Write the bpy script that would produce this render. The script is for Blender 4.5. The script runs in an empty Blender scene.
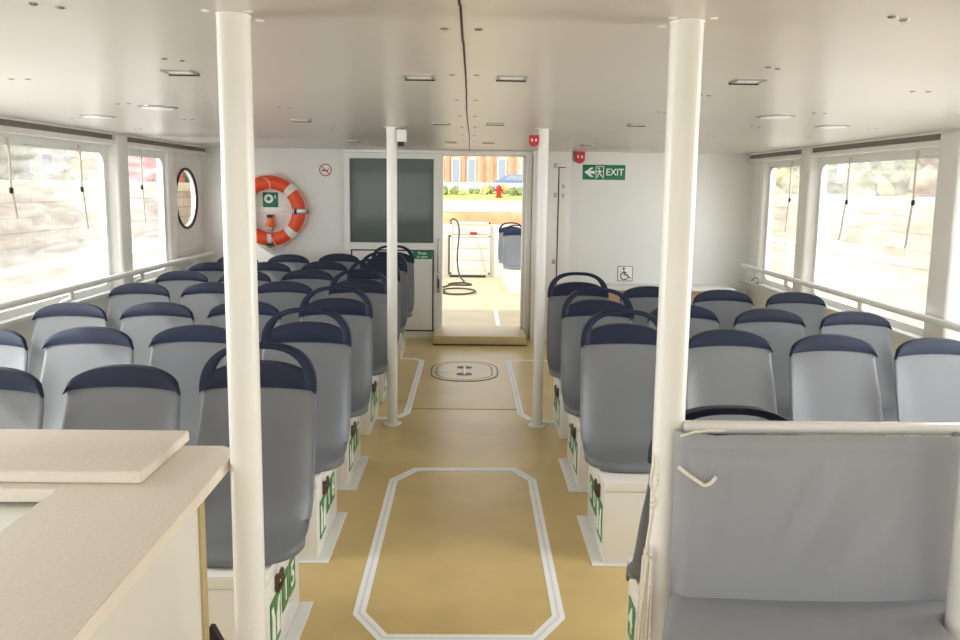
import bpy, bmesh, math, random
from math import sin, cos, pi, radians as RAD
from mathutils import Vector, Matrix
random.seed(7)
SC = bpy.context.scene
COL = SC.collection

# ------------------------------------------------------------------ materials
def srgb(r, g, b):
    f = lambda c: (c/255/12.92) if c/255 <= .04045 else ((c/255+.055)/1.055)**2.4
    return (f(r), f(g), f(b), 1)

def mat(name, col, rough=.5, metal=0, var=.06, scale=6, bump=0, bscale=60, spec=.5, coat=0, stretch=None):
    m = bpy.data.materials.new(name); m.use_nodes = True
    nt = m.node_tree; n = nt.nodes; l = nt.links
    b = n['Principled BSDF']
    b.inputs['Roughness'].default_value = rough
    b.inputs['Metallic'].default_value = metal
    b.inputs['Specular IOR Level'].default_value = spec
    b.inputs['Coat Weight'].default_value = coat
    tc = n.new('ShaderNodeTexCoord'); mp = n.new('ShaderNodeMapping')
    l.new(tc.outputs['Object'], mp.inputs['Vector'])
    if stretch: mp.inputs['Scale'].default_value = stretch
    nz = n.new('ShaderNodeTexNoise'); nz.inputs['Scale'].default_value = scale; nz.inputs['Detail'].default_value = 4
    l.new(mp.outputs['Vector'], nz.inputs['Vector'])
    cr = n.new('ShaderNodeValToRGB')
    c0 = [max(0, c*(1-var)) for c in col[:3]]+[1]; c1 = [min(1, c*(1+var)) for c in col[:3]]+[1]
    cr.color_ramp.elements[0].color = c0; cr.color_ramp.elements[1].color = c1
    cr.color_ramp.elements[0].position = .3; cr.color_ramp.elements[1].position = .7
    l.new(nz.outputs['Fac'], cr.inputs['Fac']); l.new(cr.outputs['Color'], b.inputs['Base Color'])
    if bump:
        nb = n.new('ShaderNodeTexNoise'); nb.inputs['Scale'].default_value = bscale; nb.inputs['Detail'].default_value = 3
        l.new(mp.outputs['Vector'], nb.inputs['Vector'])
        bp = n.new('ShaderNodeBump'); bp.inputs['Strength'].default_value = bump; bp.inputs['Distance'].default_value = .02
        l.new(nb.outputs['Fac'], bp.inputs['Height']); l.new(bp.outputs['Normal'], b.inputs['Normal'])
    return m

M = {}
M['white'] = mat('painted_white_panel', srgb(228, 230, 226), .35, var=.015, scale=2)
M['cream'] = mat('cream_gloss_paint', srgb(233, 232, 227), .25, var=.02, scale=4)
M['ceiling'] = mat('semi_gloss_ceiling_panel', srgb(200, 195, 187), .30, var=.015, scale=1, bump=.12, bscale=2.2, spec=.55, stretch=(.12, 1.6, 1))
M['floor'] = mat('tan_deck_vinyl', srgb(208, 183, 125), .3, var=.07, scale=3.2, bump=.05, bscale=220, spec=.45)
M['floor2'] = mat('tan_step_vinyl', srgb(204, 188, 146), .42, var=.07, scale=4, bump=.05, bscale=200)
M['deck'] = mat('pale_deck_paint', srgb(204, 188, 156), .6, var=.08, scale=2.5)
M['tape'] = mat('white_floor_tape', srgb(246, 247, 247), .5, var=.02, scale=9)
M['tape2'] = mat('grey_tape_line', srgb(224, 227, 231), .5, var=.03, scale=9)
M['shell'] = mat('grey_seat_plastic', srgb(109, 112, 116), .42, var=.03, scale=5, bump=.04, bscale=260, spec=.4)
M['navy'] = mat('navy_seat_plastic', srgb(22, 31, 54), .48, var=.05, scale=12, spec=.28)
M['uph'] = mat('grey_vinyl_upholstery', srgb(150, 153, 159), .5, var=.035, scale=4, bump=.14, bscale=7, stretch=(2.2, 1, .8))
M['lami'] = mat('beige_speckled_laminate', srgb(224, 216, 204), .4, var=.05, scale=120, spec=.35)
M['edge'] = mat('pale_laminate_edge', srgb(236, 228, 216), .45, var=.03, scale=30)
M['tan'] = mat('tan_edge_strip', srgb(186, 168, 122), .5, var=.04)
M['metal'] = mat('brushed_steel', srgb(170, 168, 164), .35, .9, var=.08, scale=30)
M['bronze'] = mat('worn_dark_latch_metal', srgb(108, 92, 80), .4, .7, var=.2, scale=60)
M['black'] = mat('black_rubber', srgb(28, 28, 30), .5, var=.1)
M['dark'] = mat('dark_gap', srgb(52, 50, 48), .8, var=.1)
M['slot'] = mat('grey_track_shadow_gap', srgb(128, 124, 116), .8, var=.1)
M['glassdark'] = mat('dark_tinted_glass', srgb(94, 104, 102), .07, var=.03, spec=.28)
M['green'] = mat('safety_sign_green', srgb(10, 122, 84), .4, var=.03)
M['green2'] = mat('locker_plate_green', srgb(64, 132, 72), .45, var=.05)
M['signwhite'] = mat('sign_white', srgb(240, 244, 238), .5, var=.01)
M['red'] = mat('alarm_red', srgb(190, 18, 34), .35, var=.05)
M['orange'] = mat('lifebuoy_orange', srgb(240, 86, 44), .42, var=.05, scale=14, bump=.05, bscale=120)
M['orange2'] = mat('buoy_light_orange', srgb(244, 120, 40), .4, var=.05)
M['rope'] = mat('off_white_cord', srgb(226, 220, 208), .8, var=.12, scale=140)
M['strap'] = mat('beige_webbing', srgb(196, 187, 176), .8, var=.1, scale=80)
M['wood'] = mat('brown_ledge_front', srgb(178, 152, 126), .5, var=.1, stretch=(1, 1, 12))
M['lens'] = mat('lamp_lens', srgb(238, 238, 232), .3, var=.02)
M['hose'] = mat('black_hose', srgb(58, 50, 46), .5, var=.1)
M['steelwhite'] = mat('white_bulwark_paint', srgb(226, 222, 210), .5, var=.03)
# outside
M['stone'] = mat('pale_quay_stone', srgb(206, 188, 160), .85, var=.2, scale=.9, bump=.5, bscale=3)
M['coping'] = mat('pale_coping_stone', srgb(226, 208, 180), .8, var=.1, scale=1.5)
M['timber'] = mat('orange_timber_fender', srgb(226, 180, 132), .8, var=.25, scale=1.5)
M['road'] = mat('pale_asphalt', srgb(206, 202, 196), .9, var=.1, scale=1)
M['grass'] = mat('bank_grass', srgb(186, 198, 118), .9, var=.25, scale=3)
M['leafg'] = mat('green_leaves', srgb(150, 160, 116), .8, var=.35, scale=2.2)
M['leafy'] = mat('yellow_leaves', srgb(208, 200, 134), .8, var=.3, scale=2.2)
M['leafr'] = mat('russet_leaves', srgb(196, 178, 158), .8, var=.3, scale=2.2)
M['bark'] = mat('tree_bark', srgb(116, 98, 84), .9, var=.2)
M['brick'] = mat('orange_brickwork', srgb(214, 168, 134), .85, var=.12, scale=8)
M['render_blue'] = mat('blue_grey_render', srgb(150, 158, 184), .85, var=.08, scale=.6)
M['render_pale'] = mat('pale_render', srgb(214, 208, 204), .85, var=.08, scale=.6)
M['winglass'] = mat('window_glass_outdoor', srgb(160, 176, 196), .15, var=.1)
M['carblue'] = mat('blue_car_paint', srgb(120, 150, 196), .25, var=.04)
M['vanred'] = mat('red_van_paint', srgb(210, 70, 66), .3, var=.05)
M['pink'] = mat('red_hydrant_paint', srgb(214, 40, 52), .4, var=.05)

def water_mat():
    m = mat('harbour_water', srgb(186, 184, 172), .2, var=.1, scale=.7, bump=.25, bscale=1.3, stretch=(1, .35, 1))
    return m
M['water'] = water_mat()

def vinyl_mat():
    m = bpy.data.materials.new('clear_vinyl_curtain'); m.use_nodes = True
    nt = m.node_tree; n = nt.nodes; l = nt.links
    for x in list(n):
        if x.type != 'OUTPUT_MATERIAL': n.remove(x)
    out = n['Material Output']
    tr = n.new('ShaderNodeBsdfTransparent'); tr.inputs[0].default_value = (.97, .97, .97, 1)
    tl = n.new('ShaderNodeBsdfTranslucent'); tl.inputs[0].default_value = (.95, .94, .92, 1)
    gl = n.new('ShaderNodeBsdfGlossy'); gl.inputs['Roughness'].default_value = .12
    tc = n.new('ShaderNodeTexCoord'); mp = n.new('ShaderNodeMapping')
    mp.inputs['Rotation'].default_value = (RAD(38), 0, 0); mp.inputs['Scale'].default_value = (1, 1.1, 6)
    l.new(tc.outputs['Object'], mp.inputs['Vector'])
    nz = n.new('ShaderNodeTexNoise'); nz.inputs['Scale'].default_value = 2.4; nz.inputs['Detail'].default_value = 5; nz.inputs['Distortion'].default_value = 1.2
    l.new(mp.outputs['Vector'], nz.inputs['Vector'])
    cr = n.new('ShaderNodeMapRange'); cr.inputs['From Min'].default_value = .35; cr.inputs['From Max'].default_value = .8
    cr.inputs['To Min'].default_value = .06; cr.inputs['To Max'].default_value = .18
    l.new(nz.outputs['Fac'], cr.inputs['Value'])
    mx = n.new('ShaderNodeMixShader'); l.new(cr.outputs['Result'], mx.inputs['Fac'])
    l.new(tr.outputs[0], mx.inputs[1]); l.new(tl.outputs[0], mx.inputs[2])
    m2 = n.new('ShaderNodeMixShader'); m2.inputs['Fac'].default_value = .05
    l.new(mx.outputs[0], m2.inputs[1]); l.new(gl.outputs[0], m2.inputs[2])
    l.new(m2.outputs[0], out.inputs['Surface'])
    return m
M['vinyl'] = vinyl_mat()

def clear_mat():
    m = bpy.data.materials.new('clear_glass'); m.use_nodes = True
    nt = m.node_tree; n = nt.nodes; l = nt.links
    for x in list(n):
        if x.type != 'OUTPUT_MATERIAL': n.remove(x)
    tr = n.new('ShaderNodeBsdfTransparent'); gl = n.new('ShaderNodeBsdfGlossy'); gl.inputs['Roughness'].default_value = .02
    
    mx = n.new('ShaderNodeMixShader'); mx.inputs['Fac'].default_value = .07
    l.new(tr.outputs[0], mx.inputs[1]); l.new(gl.outputs[0], mx.inputs[2]); l.new(mx.outputs[0], n['Material Output'].inputs['Surface'])
    return m
M['glass'] = clear_mat()

def stone_wall_mat(name, c1, c2, mortar, sx, sy):
    m = bpy.data.materials.new(name); m.use_nodes = True
    nt = m.node_tree; n = nt.nodes; l = nt.links; b = n['Principled BSDF']; b.inputs['Roughness'].default_value = .85
    tc = n.new('ShaderNodeTexCoord'); sp = n.new('ShaderNodeSeparateXYZ'); cb = n.new('ShaderNodeCombineXYZ'); ad = n.new('ShaderNodeMath')
    l.new(tc.outputs['Object'], sp.inputs[0]); l.new(sp.outputs[0], ad.inputs[0]); l.new(sp.outputs[1], ad.inputs[1])
    l.new(ad.outputs[0], cb.inputs[0]); l.new(sp.outputs[2], cb.inputs[1])
    bk = n.new('ShaderNodeTexBrick'); l.new(cb.outputs[0], bk.inputs['Vector'])
    bk.inputs['Color1'].default_value = c1; bk.inputs['Color2'].default_value = c2; bk.inputs['Mortar'].default_value = mortar
    bk.inputs['Scale'].default_value = 1; bk.inputs['Brick Width'].default_value = sx; bk.inputs['Row Height'].default_value = sy; bk.inputs['Mortar Size'].default_value = .02*sx
    nz = n.new('ShaderNodeTexNoise'); nz.inputs['Scale'].default_value = .8; l.new(tc.outputs['Object'], nz.inputs['Vector'])
    mx = n.new('ShaderNodeMix'); mx.data_type = 'RGBA'; mx.blend_type = 'OVERLAY'; mx.inputs['Factor'].default_value = .5
    l.new(bk.outputs['Color'], mx.inputs[6]); l.new(nz.outputs['Fac'], mx.inputs[7]); l.new(mx.outputs[2], b.inputs['Base Color'])
    return m
M['quay'] = stone_wall_mat('coursed_quay_stone', srgb(208, 188, 158), srgb(188, 168, 140), srgb(160, 144, 124), 1.4, .5)
M['brickw'] = stone_wall_mat('orange_brick_facade', srgb(228, 196, 168), srgb(220, 184, 154), srgb(230, 212, 192), .6, .22)

# ------------------------------------------------------------------ mesh helpers
class MB:
    def __init__(self): self.bm = bmesh.new()
    def box(self, x0, x1, y0, y1, z0, z1, bev=0, seg=2, mtx=None):
        t = bmesh.new(); bmesh.ops.create_cube(t, size=1)
        for v in t.verts:
            v.co = Vector(((x0+x1)/2+v.co.x*(x1-x0), (y0+y1)/2+v.co.y*(y1-y0), (z0+z1)/2+v.co.z*(z1-z0)))
        if bev: bmesh.ops.bevel(t, geom=list(t.edges), offset=bev, segments=seg, affect='EDGES', profile=.5)
        return self._add(t, mtx)
    def _add(self, t, mtx=None):
        if mtx is not None: bmesh.ops.transform(t, matrix=mtx, verts=t.verts)
        me = bpy.data.meshes.new('tmp'); t.to_mesh(me); t.free()
        self.bm.from_mesh(me); bpy.data.meshes.remove(me); return self
    def tube(self, pts, r, seg=12, closed=False, cap=True, radii=None, flat=None):
        pts = [Vector(p) for p in pts]; n = len(pts); rings = []
        up = None
        for i, p in enumerate(pts):
            a = pts[(i-1) % n] if (closed or i > 0) else p; b = pts[(i+1) % n] if (closed or i < n-1) else p
            d = (b-a).normalized()
            if up is None:
                up = Vector((0, 0, 1)) if abs(d.z) < .9 else Vector((0, 1, 0))
            s = d.cross(up)
            if s.length < 1e-5: s = d.orthogonal()
            s.normalize(); u = s.cross(d).normalized(); up = u
            rr = radii[i] if radii else r
            fu, fs = flat if flat else (1, 1)
            rings.append([self.bm.verts.new(p+s*cos(2*pi*k/seg)*rr*fs+u*sin(2*pi*k/seg)*rr*fu) for k in range(seg)])
        m = n if closed else n-1
        for i in range(m):
            A, B = rings[i], rings[(i+1) % n]
            for k in range(seg):
                self.bm.faces.new((A[k], A[(k+1) % seg], B[(k+1) % seg], B[k]))
        if cap and not closed:
            self.bm.faces.new(list(reversed(rings[0]))); self.bm.faces.new(rings[-1])
        return self
    def prism(self, poly, d, o=(0, 0, 0), ax=(1, 0, 0), ay=(0, 0, 1), nrm=None):
        """extrude a 2-D outline lying in the plane (ax, ay) at o by d along the plane's normal"""
        o = Vector(o); ax = Vector(ax); ay = Vector(ay); nn = Vector(nrm) if nrm else ax.cross(ay)
        A = [self.bm.verts.new(o+ax*p[0]+ay*p[1]) for p in poly]
        B = [self.bm.verts.new(o+ax*p[0]+ay*p[1]+nn*d) for p in poly]
        self.bm.faces.new(list(reversed(A))); self.bm.faces.new(B)
        for i in range(len(poly)):
            j = (i+1) % len(poly); self.bm.faces.new((A[i], A[j], B[j], B[i]))
        return self
    def ring(self, outer, inner, d, o, ax=(1, 0, 0), ay=(0, 0, 1)):
        """plate with a hole: outer and inner outlines of equal length, thickness d"""
        o = Vector(o); ax = Vector(ax); ay = Vector(ay); nn = ax.cross(ay)
        f = lambda P, k: [self.bm.verts.new(o+ax*p[0]+ay*p[1]+nn*k) for p in P]
        a, b, c, e = f(outer, 0), f(inner, 0), f(outer, d), f(inner, d); n = len(outer)
        for i in range(n):
            j = (i+1) % n
            for q in ((a[i], b[i], b[j], a[j]), (c[i], c[j], e[j], e[i]), (a[i], a[j], c[j], c[i]), (b[i], e[i], e[j], b[j])):
                self.bm.faces.new(q)
        return self
    def slab(self, P, th, flip=1, dirv=None):
        """solid sheet from a grid of points P[i][j], thickened along its normals"""
        ni, nj = len(P), len(P[0]); P = [[Vector(p) for p in r] for r in P]; Q = []
        for i in range(ni):
            r = []
            for j in range(nj):
                du = P[min(i+1, ni-1)][j]-P[max(i-1, 0)][j]; dv = P[i][min(j+1, nj-1)]-P[i][max(j-1, 0)]
                nv = Vector(dirv) if dirv else du.cross(dv)
                nv = nv.normalized() if nv.length > 1e-9 else Vector((0, 1, 0))
                t = th(i, j) if callable(th) else th
                r.append(P[i][j]+nv*t*flip)
            Q.append(r)
        A = [[self.bm.verts.new(p) for p in r] for r in P]; B = [[self.bm.verts.new(p) for p in r] for r in Q]
        for i in range(ni-1):
            for j in range(nj-1):
                self.bm.faces.new((A[i][j], A[i][j+1], A[i+1][j+1], A[i+1][j]))
                self.bm.faces.new((B[i][j], B[i+1][j], B[i+1][j+1], B[i][j+1]))
        bd = [(i, 0) for i in range(ni)]+[(ni-1, j) for j in range(1, nj)]+[(i, nj-1) for i in range(ni-2, -1, -1)]+[(0, j) for j in range(nj-2, 0, -1)]
        for k in range(len(bd)):
            (a, b), (c, d) = bd[k], bd[(k+1) % len(bd)]
            self.bm.faces.new((A[a][b], A[c][d], B[c][d], B[a][b]))
        return self
    def lathe(self, prof, o=(0, 0, 0), seg=32, axis='Z'):
        rings = []
        for (r, h) in prof:
            ring = []
            for k in range(seg):
                a = 2*pi*k/seg
                p = (r*cos(a), r*sin(a), h) if axis == 'Z' else ((r*cos(a), h, r*sin(a)) if axis == 'Y' else (h, r*cos(a), r*sin(a)))
                ring.append(self.bm.verts.new(Vector(o)+Vector(p)))
            rings.append(ring)
        for i in range(len(rings)-1):
            for k in range(seg):
                self.bm.faces.new((rings[i][k], rings[i][(k+1) % seg], rings[i+1][(k+1) % seg], rings[i+1][k]))
        if prof[0][0] > 1e-6: self.bm.faces.new(list(reversed(rings[0])))
        if prof[-1][0] > 1e-6: self.bm.faces.new(rings[-1])
        return self
    def blob(self, c, r, sub=3, amp=.25, sq=(1, 1, 1), seed=0):
        t = bmesh.new(); bmesh.ops.create_icosphere(t, subdivisions=sub, radius=1)
        rnd = random.Random(seed); ph = [rnd.uniform(0, 6.3) for _ in range(6)]
        for v in t.verts:
            p = v.co.copy()
            k = 1+amp*(.5*sin(5*p.x+ph[0])*sin(4*p.y+ph[1])+.35*sin(9*p.z+ph[2])*sin(8*p.x+ph[3])+.3*sin(15*p.y+ph[4])*sin(13*p.z+ph[5]))
            v.co = Vector((c[0]+p.x*k*r*sq[0], c[1]+p.y*k*r*sq[1], c[2]+p.z*k*r*sq[2]))
        return self._add(t)
    def build(self, name, m, parent=None, smooth=True, ang=35, loc=None):
        bmesh.ops.recalc_face_normals(self.bm, faces=self.bm.faces)
        me = bpy.data.meshes.new(name); self.bm.to_mesh(me); self.bm.free()
        if smooth:
            for p in me.polygons: p.use_smooth = True
            me.set_sharp_from_angle(angle=RAD(ang))
        me.materials.append(M[m] if isinstance(m, str) else m)
        o = bpy.data.objects.new(name, me); COL.objects.link(o)
        if parent: o.parent = parent
        if loc: o.location = loc
        return o

def tag(o, label=None, cat=None, group=None, kind=None):
    if label: o['label'] = label
    if cat: o['category'] = cat
    if group: o['group'] = group
    if kind: o['kind'] = kind
    return o
def thing(name, label, cat, loc=(0, 0, 0), rz=0, group=None):
    o = bpy.data.objects.new(name, None); COL.objects.link(o); o.empty_display_size = .05
    o.location = loc; o.rotation_euler = (0, 0, rz)
    return tag(o, label, cat, group)
def struct(o, label=None, cat='structure'):
    return tag(o, label, cat, None, 'structure')
def text_obj(body, size, name, m, parent, origin, ax, ay, depth=.0008, align='CENTER', sx=1):
    """flat raised lettering, centred on origin in the plane (ax, ay)"""
    cu = bpy.data.curves.new('t', 'FONT'); cu.body = body; cu.size = size; cu.extrude = depth; cu.align_x = align; cu.align_y = 'CENTER'
    cu.resolution_u = 3; cu.offset = size*.012
    to = bpy.data.objects.new('t', cu); COL.objects.link(to)
    bpy.context.view_layer.update()
    dg = bpy.context.evaluated_depsgraph_get()
    me = bpy.data.meshes.new_from_object(to.evaluated_get(dg)); bpy.data.objects.remove(to)
    ax = Vector(ax); ay = Vector(ay); az = ax.cross(ay); og = Vector(origin)
    for v in me.vertices: v.co = og+ax*v.co.x*sx+ay*v.co.y+az*v.co.z
    me.materials.clear(); me.materials.append(M[m]); me.name = name
    o = bpy.data.objects.new(name, me); COL.objects.link(o)
    if parent: o.parent = parent
    return o
def circ(r, n=32, cx=0, cy=0, a0=0, a1=2*pi):
    full = abs(a1-a0-2*pi) < 1e-6
    return [(cx+r*cos(a0+(a1-a0)*k/(n if full else n-1)), cy+r*sin(a0+(a1-a0)*k/(n if full else n-1))) for k in range(n)]
def rrect(x0, x1, y0, y1, r, k=6):
    P = []
    for (cx, cy, a) in ((x1-r, y1-r, 0), (x0+r, y1-r, pi/2), (x0+r, y0+r, pi), (x1-r, y0+r, 3*pi/2)):
        for i in range(k+1):
            t = a+pi/2*i/k; P.append((cx+r*cos(t), cy+r*sin(t)))
    return P
def smooth_pts(P, k=5):
    P = [Vector(p) for p in P]; out = []
    for i in range(len(P)-1):
        a, b, c, d = P[max(i-1, 0)], P[i], P[i+1], P[min(i+2, len(P)-1)]
        for q in range(k):
            t = q/k; out.append(.5*((2*b)+(-a+c)*t+(2*a-5*b+4*c-d)*t*t+(-a+3*b-3*c+d)*t**3))
    out.append(P[-1]); return out
def copy_tree(o, parent=None):
    c = o.copy(); COL.objects.link(c)
    if parent: c.parent = parent
    for ch in [x for x in bpy.data.objects if x.parent == o]: copy_tree(ch, c)
    return c

# ------------------------------------------------------------------ cabin dimensions (metres; floor z = 0, aisle along +Y)
XL, XR, YR, ZC = -3.0, 3.15, 8.3, 2.1
YF = -1.6

# floor, ceiling
struct(MB().box(XL-.12, XR+.12, YF, YR+.12, -.1, 0).build('floor', 'floor', smooth=False), 'tan vinyl cabin floor', 'floor')
ce = struct(MB().box(XL-.12, XR+.12, YF, YR+.12, ZC, ZC+.06).build('ceiling', 'ceiling', smooth=False), 'off-white panelled cabin ceiling', 'ceiling')
sm = MB()
for i in range(24):
    y0 = YF+i*(YR-YF)/24; sm.box(-.034+.003*sin(i*.8), -.028+.003*sin(i*.8), y0, y0+(YR-YF)/24, ZC-.0015, ZC+.01)
sm.build('panel_seam', 'dark', ce, smooth=False)
sc = MB()
def screw(x, y): sc.lathe([(.011, 0), (.011, -.002), (.007, -.004)], (x, y, ZC), 10)
for k in range(8):
    y = 1.95+k*.78
    screw(-.075, y); screw(.012, y)
for k in range(9):
    y = 1.75+k*.72
    for X in (-.98, .98):
        screw(X-.02, y); screw(X+.025, y+.03)
for X, s in ((-1.75, -1), (1.75, 1), (-2.45, -1), (2.5, 1)):
    for k in range(6):
        y = 3.0+k*.86
        screw(X, y); screw(X+.065*s, y+.02*k)
sc.build('screw_heads', 'metal', ce)

# rear wall with the doorway
DX0, DX1, DZ = -.34, .60, 2.045
rw = MB()
rw.box(XL-.12, DX0, YR, YR+.1, 0, ZC); rw.box(DX1, XR+.12, YR, YR+.1, 0, ZC); rw.box(DX0, DX1, YR, YR+.1, DZ, ZC)
struct(rw.build('wall_rear', 'white', smooth=False), 'white rear wall of the cabin', 'wall')
dj = MB()
dj.box(DX1-.005, DX1+.06, YR-.05, YR+.14, 0.0, DZ+.05, .004); dj.box(DX0-.02, DX1+.06, YR-.04, YR+.13, DZ, DZ+.05, .004)
dj.box(DX1-.035, DX1-.005, YR+.02, YR+.14, .1, DZ, .003)
dj.box(DX0-.01, DX0+.012, YR+.03, YR+.14, .1, DZ, .003)
struct(dj.build('trim_1', 'cream'), 'cream doorway frame', 'door frame')
st = struct(MB().box(-.405, .605, 7.86, YR+.2, 0.001, .1, .006).build('threshold_step', 'floor2'), 'low tan step in the rear doorway', 'step')
MB().box(-.407, .607, 7.853, 7.862, 0.0, .012).build('kick_edge', 'dark', st, smooth=False)

# boxed cupboard beside the doorway, with its hinged panel
cb = thing('slim_cupboard', 'narrow cream cupboard with a tall hinged panel between doorway and exit sign', 'cupboard', (.88, 8.2, 0))
MB().box(-.215, .20, -.06, .1, 0, ZC, .004).build('body', 'cream', cb)
dp = MB().box(.07, .185, -.066, -.058, .1, 1.92, .003).build('panel', 'cream', cb)
g = MB(); g.box(.058, .068, -.064, -.059, .1, 1.925); g.box(.058, .14, -.064, -.059, 1.92, 1.928)
g.build('gap', 'dark', dp, smooth=False)
for z in (1.95, 1.63, .9):
    MB().box(.012, .045, -.075, -.058, z-.03, z+.02, .006).build('hinge', 'metal', cb)
for z in (1.72, 1.62):
    MB().box(.10, .125, -.07, -.063, z-.02, z+.02, .003).build('catch', 'metal', dp)

# side walls: bulwark, header, posts
def side(sx, X, sill, posts, name):
    o = X+sx*.10
    a, b = min(X, o), max(X, o)
    mb = MB(); mb.box(a, b, YF, YR+.1, -.02, sill); mb.box(a, b, YF, YR+.1, 2.05, ZC)
    w = struct(mb.build(name, 'white', smooth=False), 'white bulwark below the curtain windows', 'wall')
    return w, a, b
wl, la, lb = side(-1, XL, .79, None, 'wall_left')
wr, ra, rb = side(1, XR, .68, None, 'wall_right')
struct(MB().box(XL-.1, XL+.07, YF, YR, .79, .82, .006).build('trim_2', 'white'), 'white sill under the curtain windows', 'sill')
struct(MB().box(XR-.09, XR+.1, YF, YR, .68, .71, .006).build('trim_3', 'white'), 'white sill under the curtain windows', 'sill')
# header rails with the dark slot below the ceiling
for k, (x0, x1, s) in enumerate(((XL-.02, XL+.09, 1), (XR-.09, XR+.02, -1))):
    h = MB(); h.box(x0, x1, YF, YR-.02, 2.005, 2.045, .006)
    h.box(x0+.0, x1, YF, YR-.02, 2.085, ZC, 0)
    ho = struct(h.build('trim_%d' % (4+k), 'cream'), 'curtain rail under the ceiling edge', 'trim')
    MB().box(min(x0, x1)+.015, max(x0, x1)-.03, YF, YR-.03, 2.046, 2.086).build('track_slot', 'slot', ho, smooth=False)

def post(n, x0, x1, y0, y1, z0, sx):
    m = MB(); m.box(x0, x1, y0, y1, z0, 2.099, .025, 3)
    return struct(m.build('pillar_%d' % n, 'cream'), 'white window post', 'post')
post(1, XL-.08, XL+.10, 6.16, 6.36, .8, 1); post(2, XL-.08, XL+.035, 7.31, 7.54, .8, 1); post(3, XL-.08, XL+.10, 4.15, 4.35, .8, 1)
post(4, XR-.10, XR+.08, 6.75, 6.95, .7, -1); post(5, XR-.10, XR+.08, 4.66, 4.89, .7, -1); post(6, XR-.06, XR+.08, 7.9, 8.02, .7, -1)
post(7, XL-.08, XL+.10, 2.2, 2.4, .8, 1); post(8, XR-.10, XR+.08, 2.55, 2.75, .7, -1)
post(9, XL-.08, XL+.10, .2, .4, .8, 1); post(10, XR-.10, XR+.08, .4, .6, .7, -1)

# left rear wall panel with the round porthole, right rear corner infill
pw = MB()
cy, cz = 7.835, 1.545
n = 48
outer = []
for k in range(n):
    a = 2*pi*k/n+pi/4; c, s = cos(a), sin(a); q = max(abs(c), abs(s))
    hx, hz = (8.32-7.53)/2, (2.05-.8)/2
    outer.append(((8.32+7.53)/2+hx*c/q, (2.05+.8)/2+hz*s/q))
inner = [(cy+.285*cos(2*pi*k/n+pi/4), cz+.305*sin(2*pi*k/n+pi/4)) for k in range(n)]
pw.ring(outer, inner, .03, (XL-.03, 0, 0), (0, 1, 0), (0, 0, 1))
struct(pw.build('wall_left_panel', 'white', ang=20), 'white wall panel around the porthole', 'wall')
ph = thing('window_5', 'round porthole with a dark rim beside the rear wall', 'porthole', (XL, cy, cz)); ph['kind'] = 'structure'
rg = MB(); rg.tube([(.012, .29*cos(2*pi*k/48), .31*sin(2*pi*k/48)) for k in range(48)], .011, 8, closed=True); rg.build('rim', 'black', ph)
r2 = MB(); r2.ring([(.287*cos(2*pi*k/48), .307*sin(2*pi*k/48)) for k in range(48)], [(.268*cos(2*pi*k/48), .286*sin(2*pi*k/48)) for k in range(48)], .03, (-.028, 0, 0), (0, 1, 0), (0, 0, 1)); r2.build('reveal_ring', 'white', ph)
MB().prism([(.27*cos(2*pi*k/48), .288*sin(2*pi*k/48)) for k in range(48)], .004, (-.026, 0, 0), (0, 1, 0), (0, 0, 1)).build('pane', 'glass', ph)
struct(MB().box(XR-.02, XR+.08, 8.02, YR+.02, .7, 2.06).build('wall_right_panel', 'white', smooth=False), 'white wall panel in the rear corner', 'wall')
struct(MB().box(XL, XL+.02, 7.55, 8.29, 1.0, 1.03, .004).build('trim_6', 'white'), 'narrow ledge strip under the porthole', 'trim')

# curtain windows
def window(n, X, sx, y0, y1, z0, z1, label, straps):
    w = tag(thing('window_%d' % n, label, 'window', (X, (y0+y1)/2, z0)), kind='structure')
    hy, H = (y1-y0)/2, z1-z0
    out = rrect(-hy, hy, 0, H, .004); inn = rrect(-hy+.05, hy-.05, .05, H-.075, .085)
    fr = MB(); fr.ring(out, inn, .012, (-.006, 0, 0), (0, 1, 0), (0, 0, 1)); fr.build('curtain_border', 'white', w)
    # vinyl sheet: thin, gently rippled
    P = []
    for i in range(19):
        r = []
        for j in range(31):
            yy = -hy+.04+(2*hy-.08)*j/30; zz = .04+(H-.1)*i/18
            r.append((.004*sin(3*yy+2*zz*n)+.005*sin(7*zz+5*yy)+.003*sin(17*yy+9*zz), yy, zz))
        P.append(r)
    MB().slab(P, .0015).build('curtain_sheet', 'vinyl', w, ang=180)
    for (ys, zt, zb, ze, dy) in straps:
        x = -sx*.02; t = MB()
        t.tube([(x, ys-(y0+y1)/2+d*dy, z-z0) for d, z in ((0, zt), (.15, (zt*.6+zb*.4)), (.1, zb+.03), (.25, zb), (.6, (zb+ze)/2), (.8, ze+.05), (1, ze))], .0055, 6, flat=(1, 1.6))
        so = t.build('strap', 'strap', w)
        MB().box(x-.009, x+.009, ys-(y0+y1)/2+.2*dy-.016, ys-(y0+y1)/2+.2*dy+.010, zb-z0-.018, zb-z0+.022, .006, mtx=None).build('buckle', 'black', so)
    return w
window(1, XL, -1, 4.35, 6.16, .82, 2.01, 'clear curtain window with two straps over the water', [(4.845, 1.98, 1.64, 1.46, .05), (5.715, 1.98, 1.645, 1.34, .07)])
window(2, XL, -1, 6.36, 7.31, .82, 2.01, 'clear curtain window with one strap next to the porthole wall', [(6.756, 1.99, 1.66, 1.35, .04)])
window(3, XR, 1, 4.89, 6.75, .71, 2.01, 'clear curtain window with two straps, deck rail outside', [(6.172, 1.99, 1.61, 1.29, .1), (5.241, 1.99, 1.625, 1.30, .06)])
window(4, XR, 1, 6.95, 7.9, .71, 2.01, 'clear curtain window with one strap near the exit sign wall', [(7.30, 1.99, 1.61, 1.29, .06)])

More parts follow.
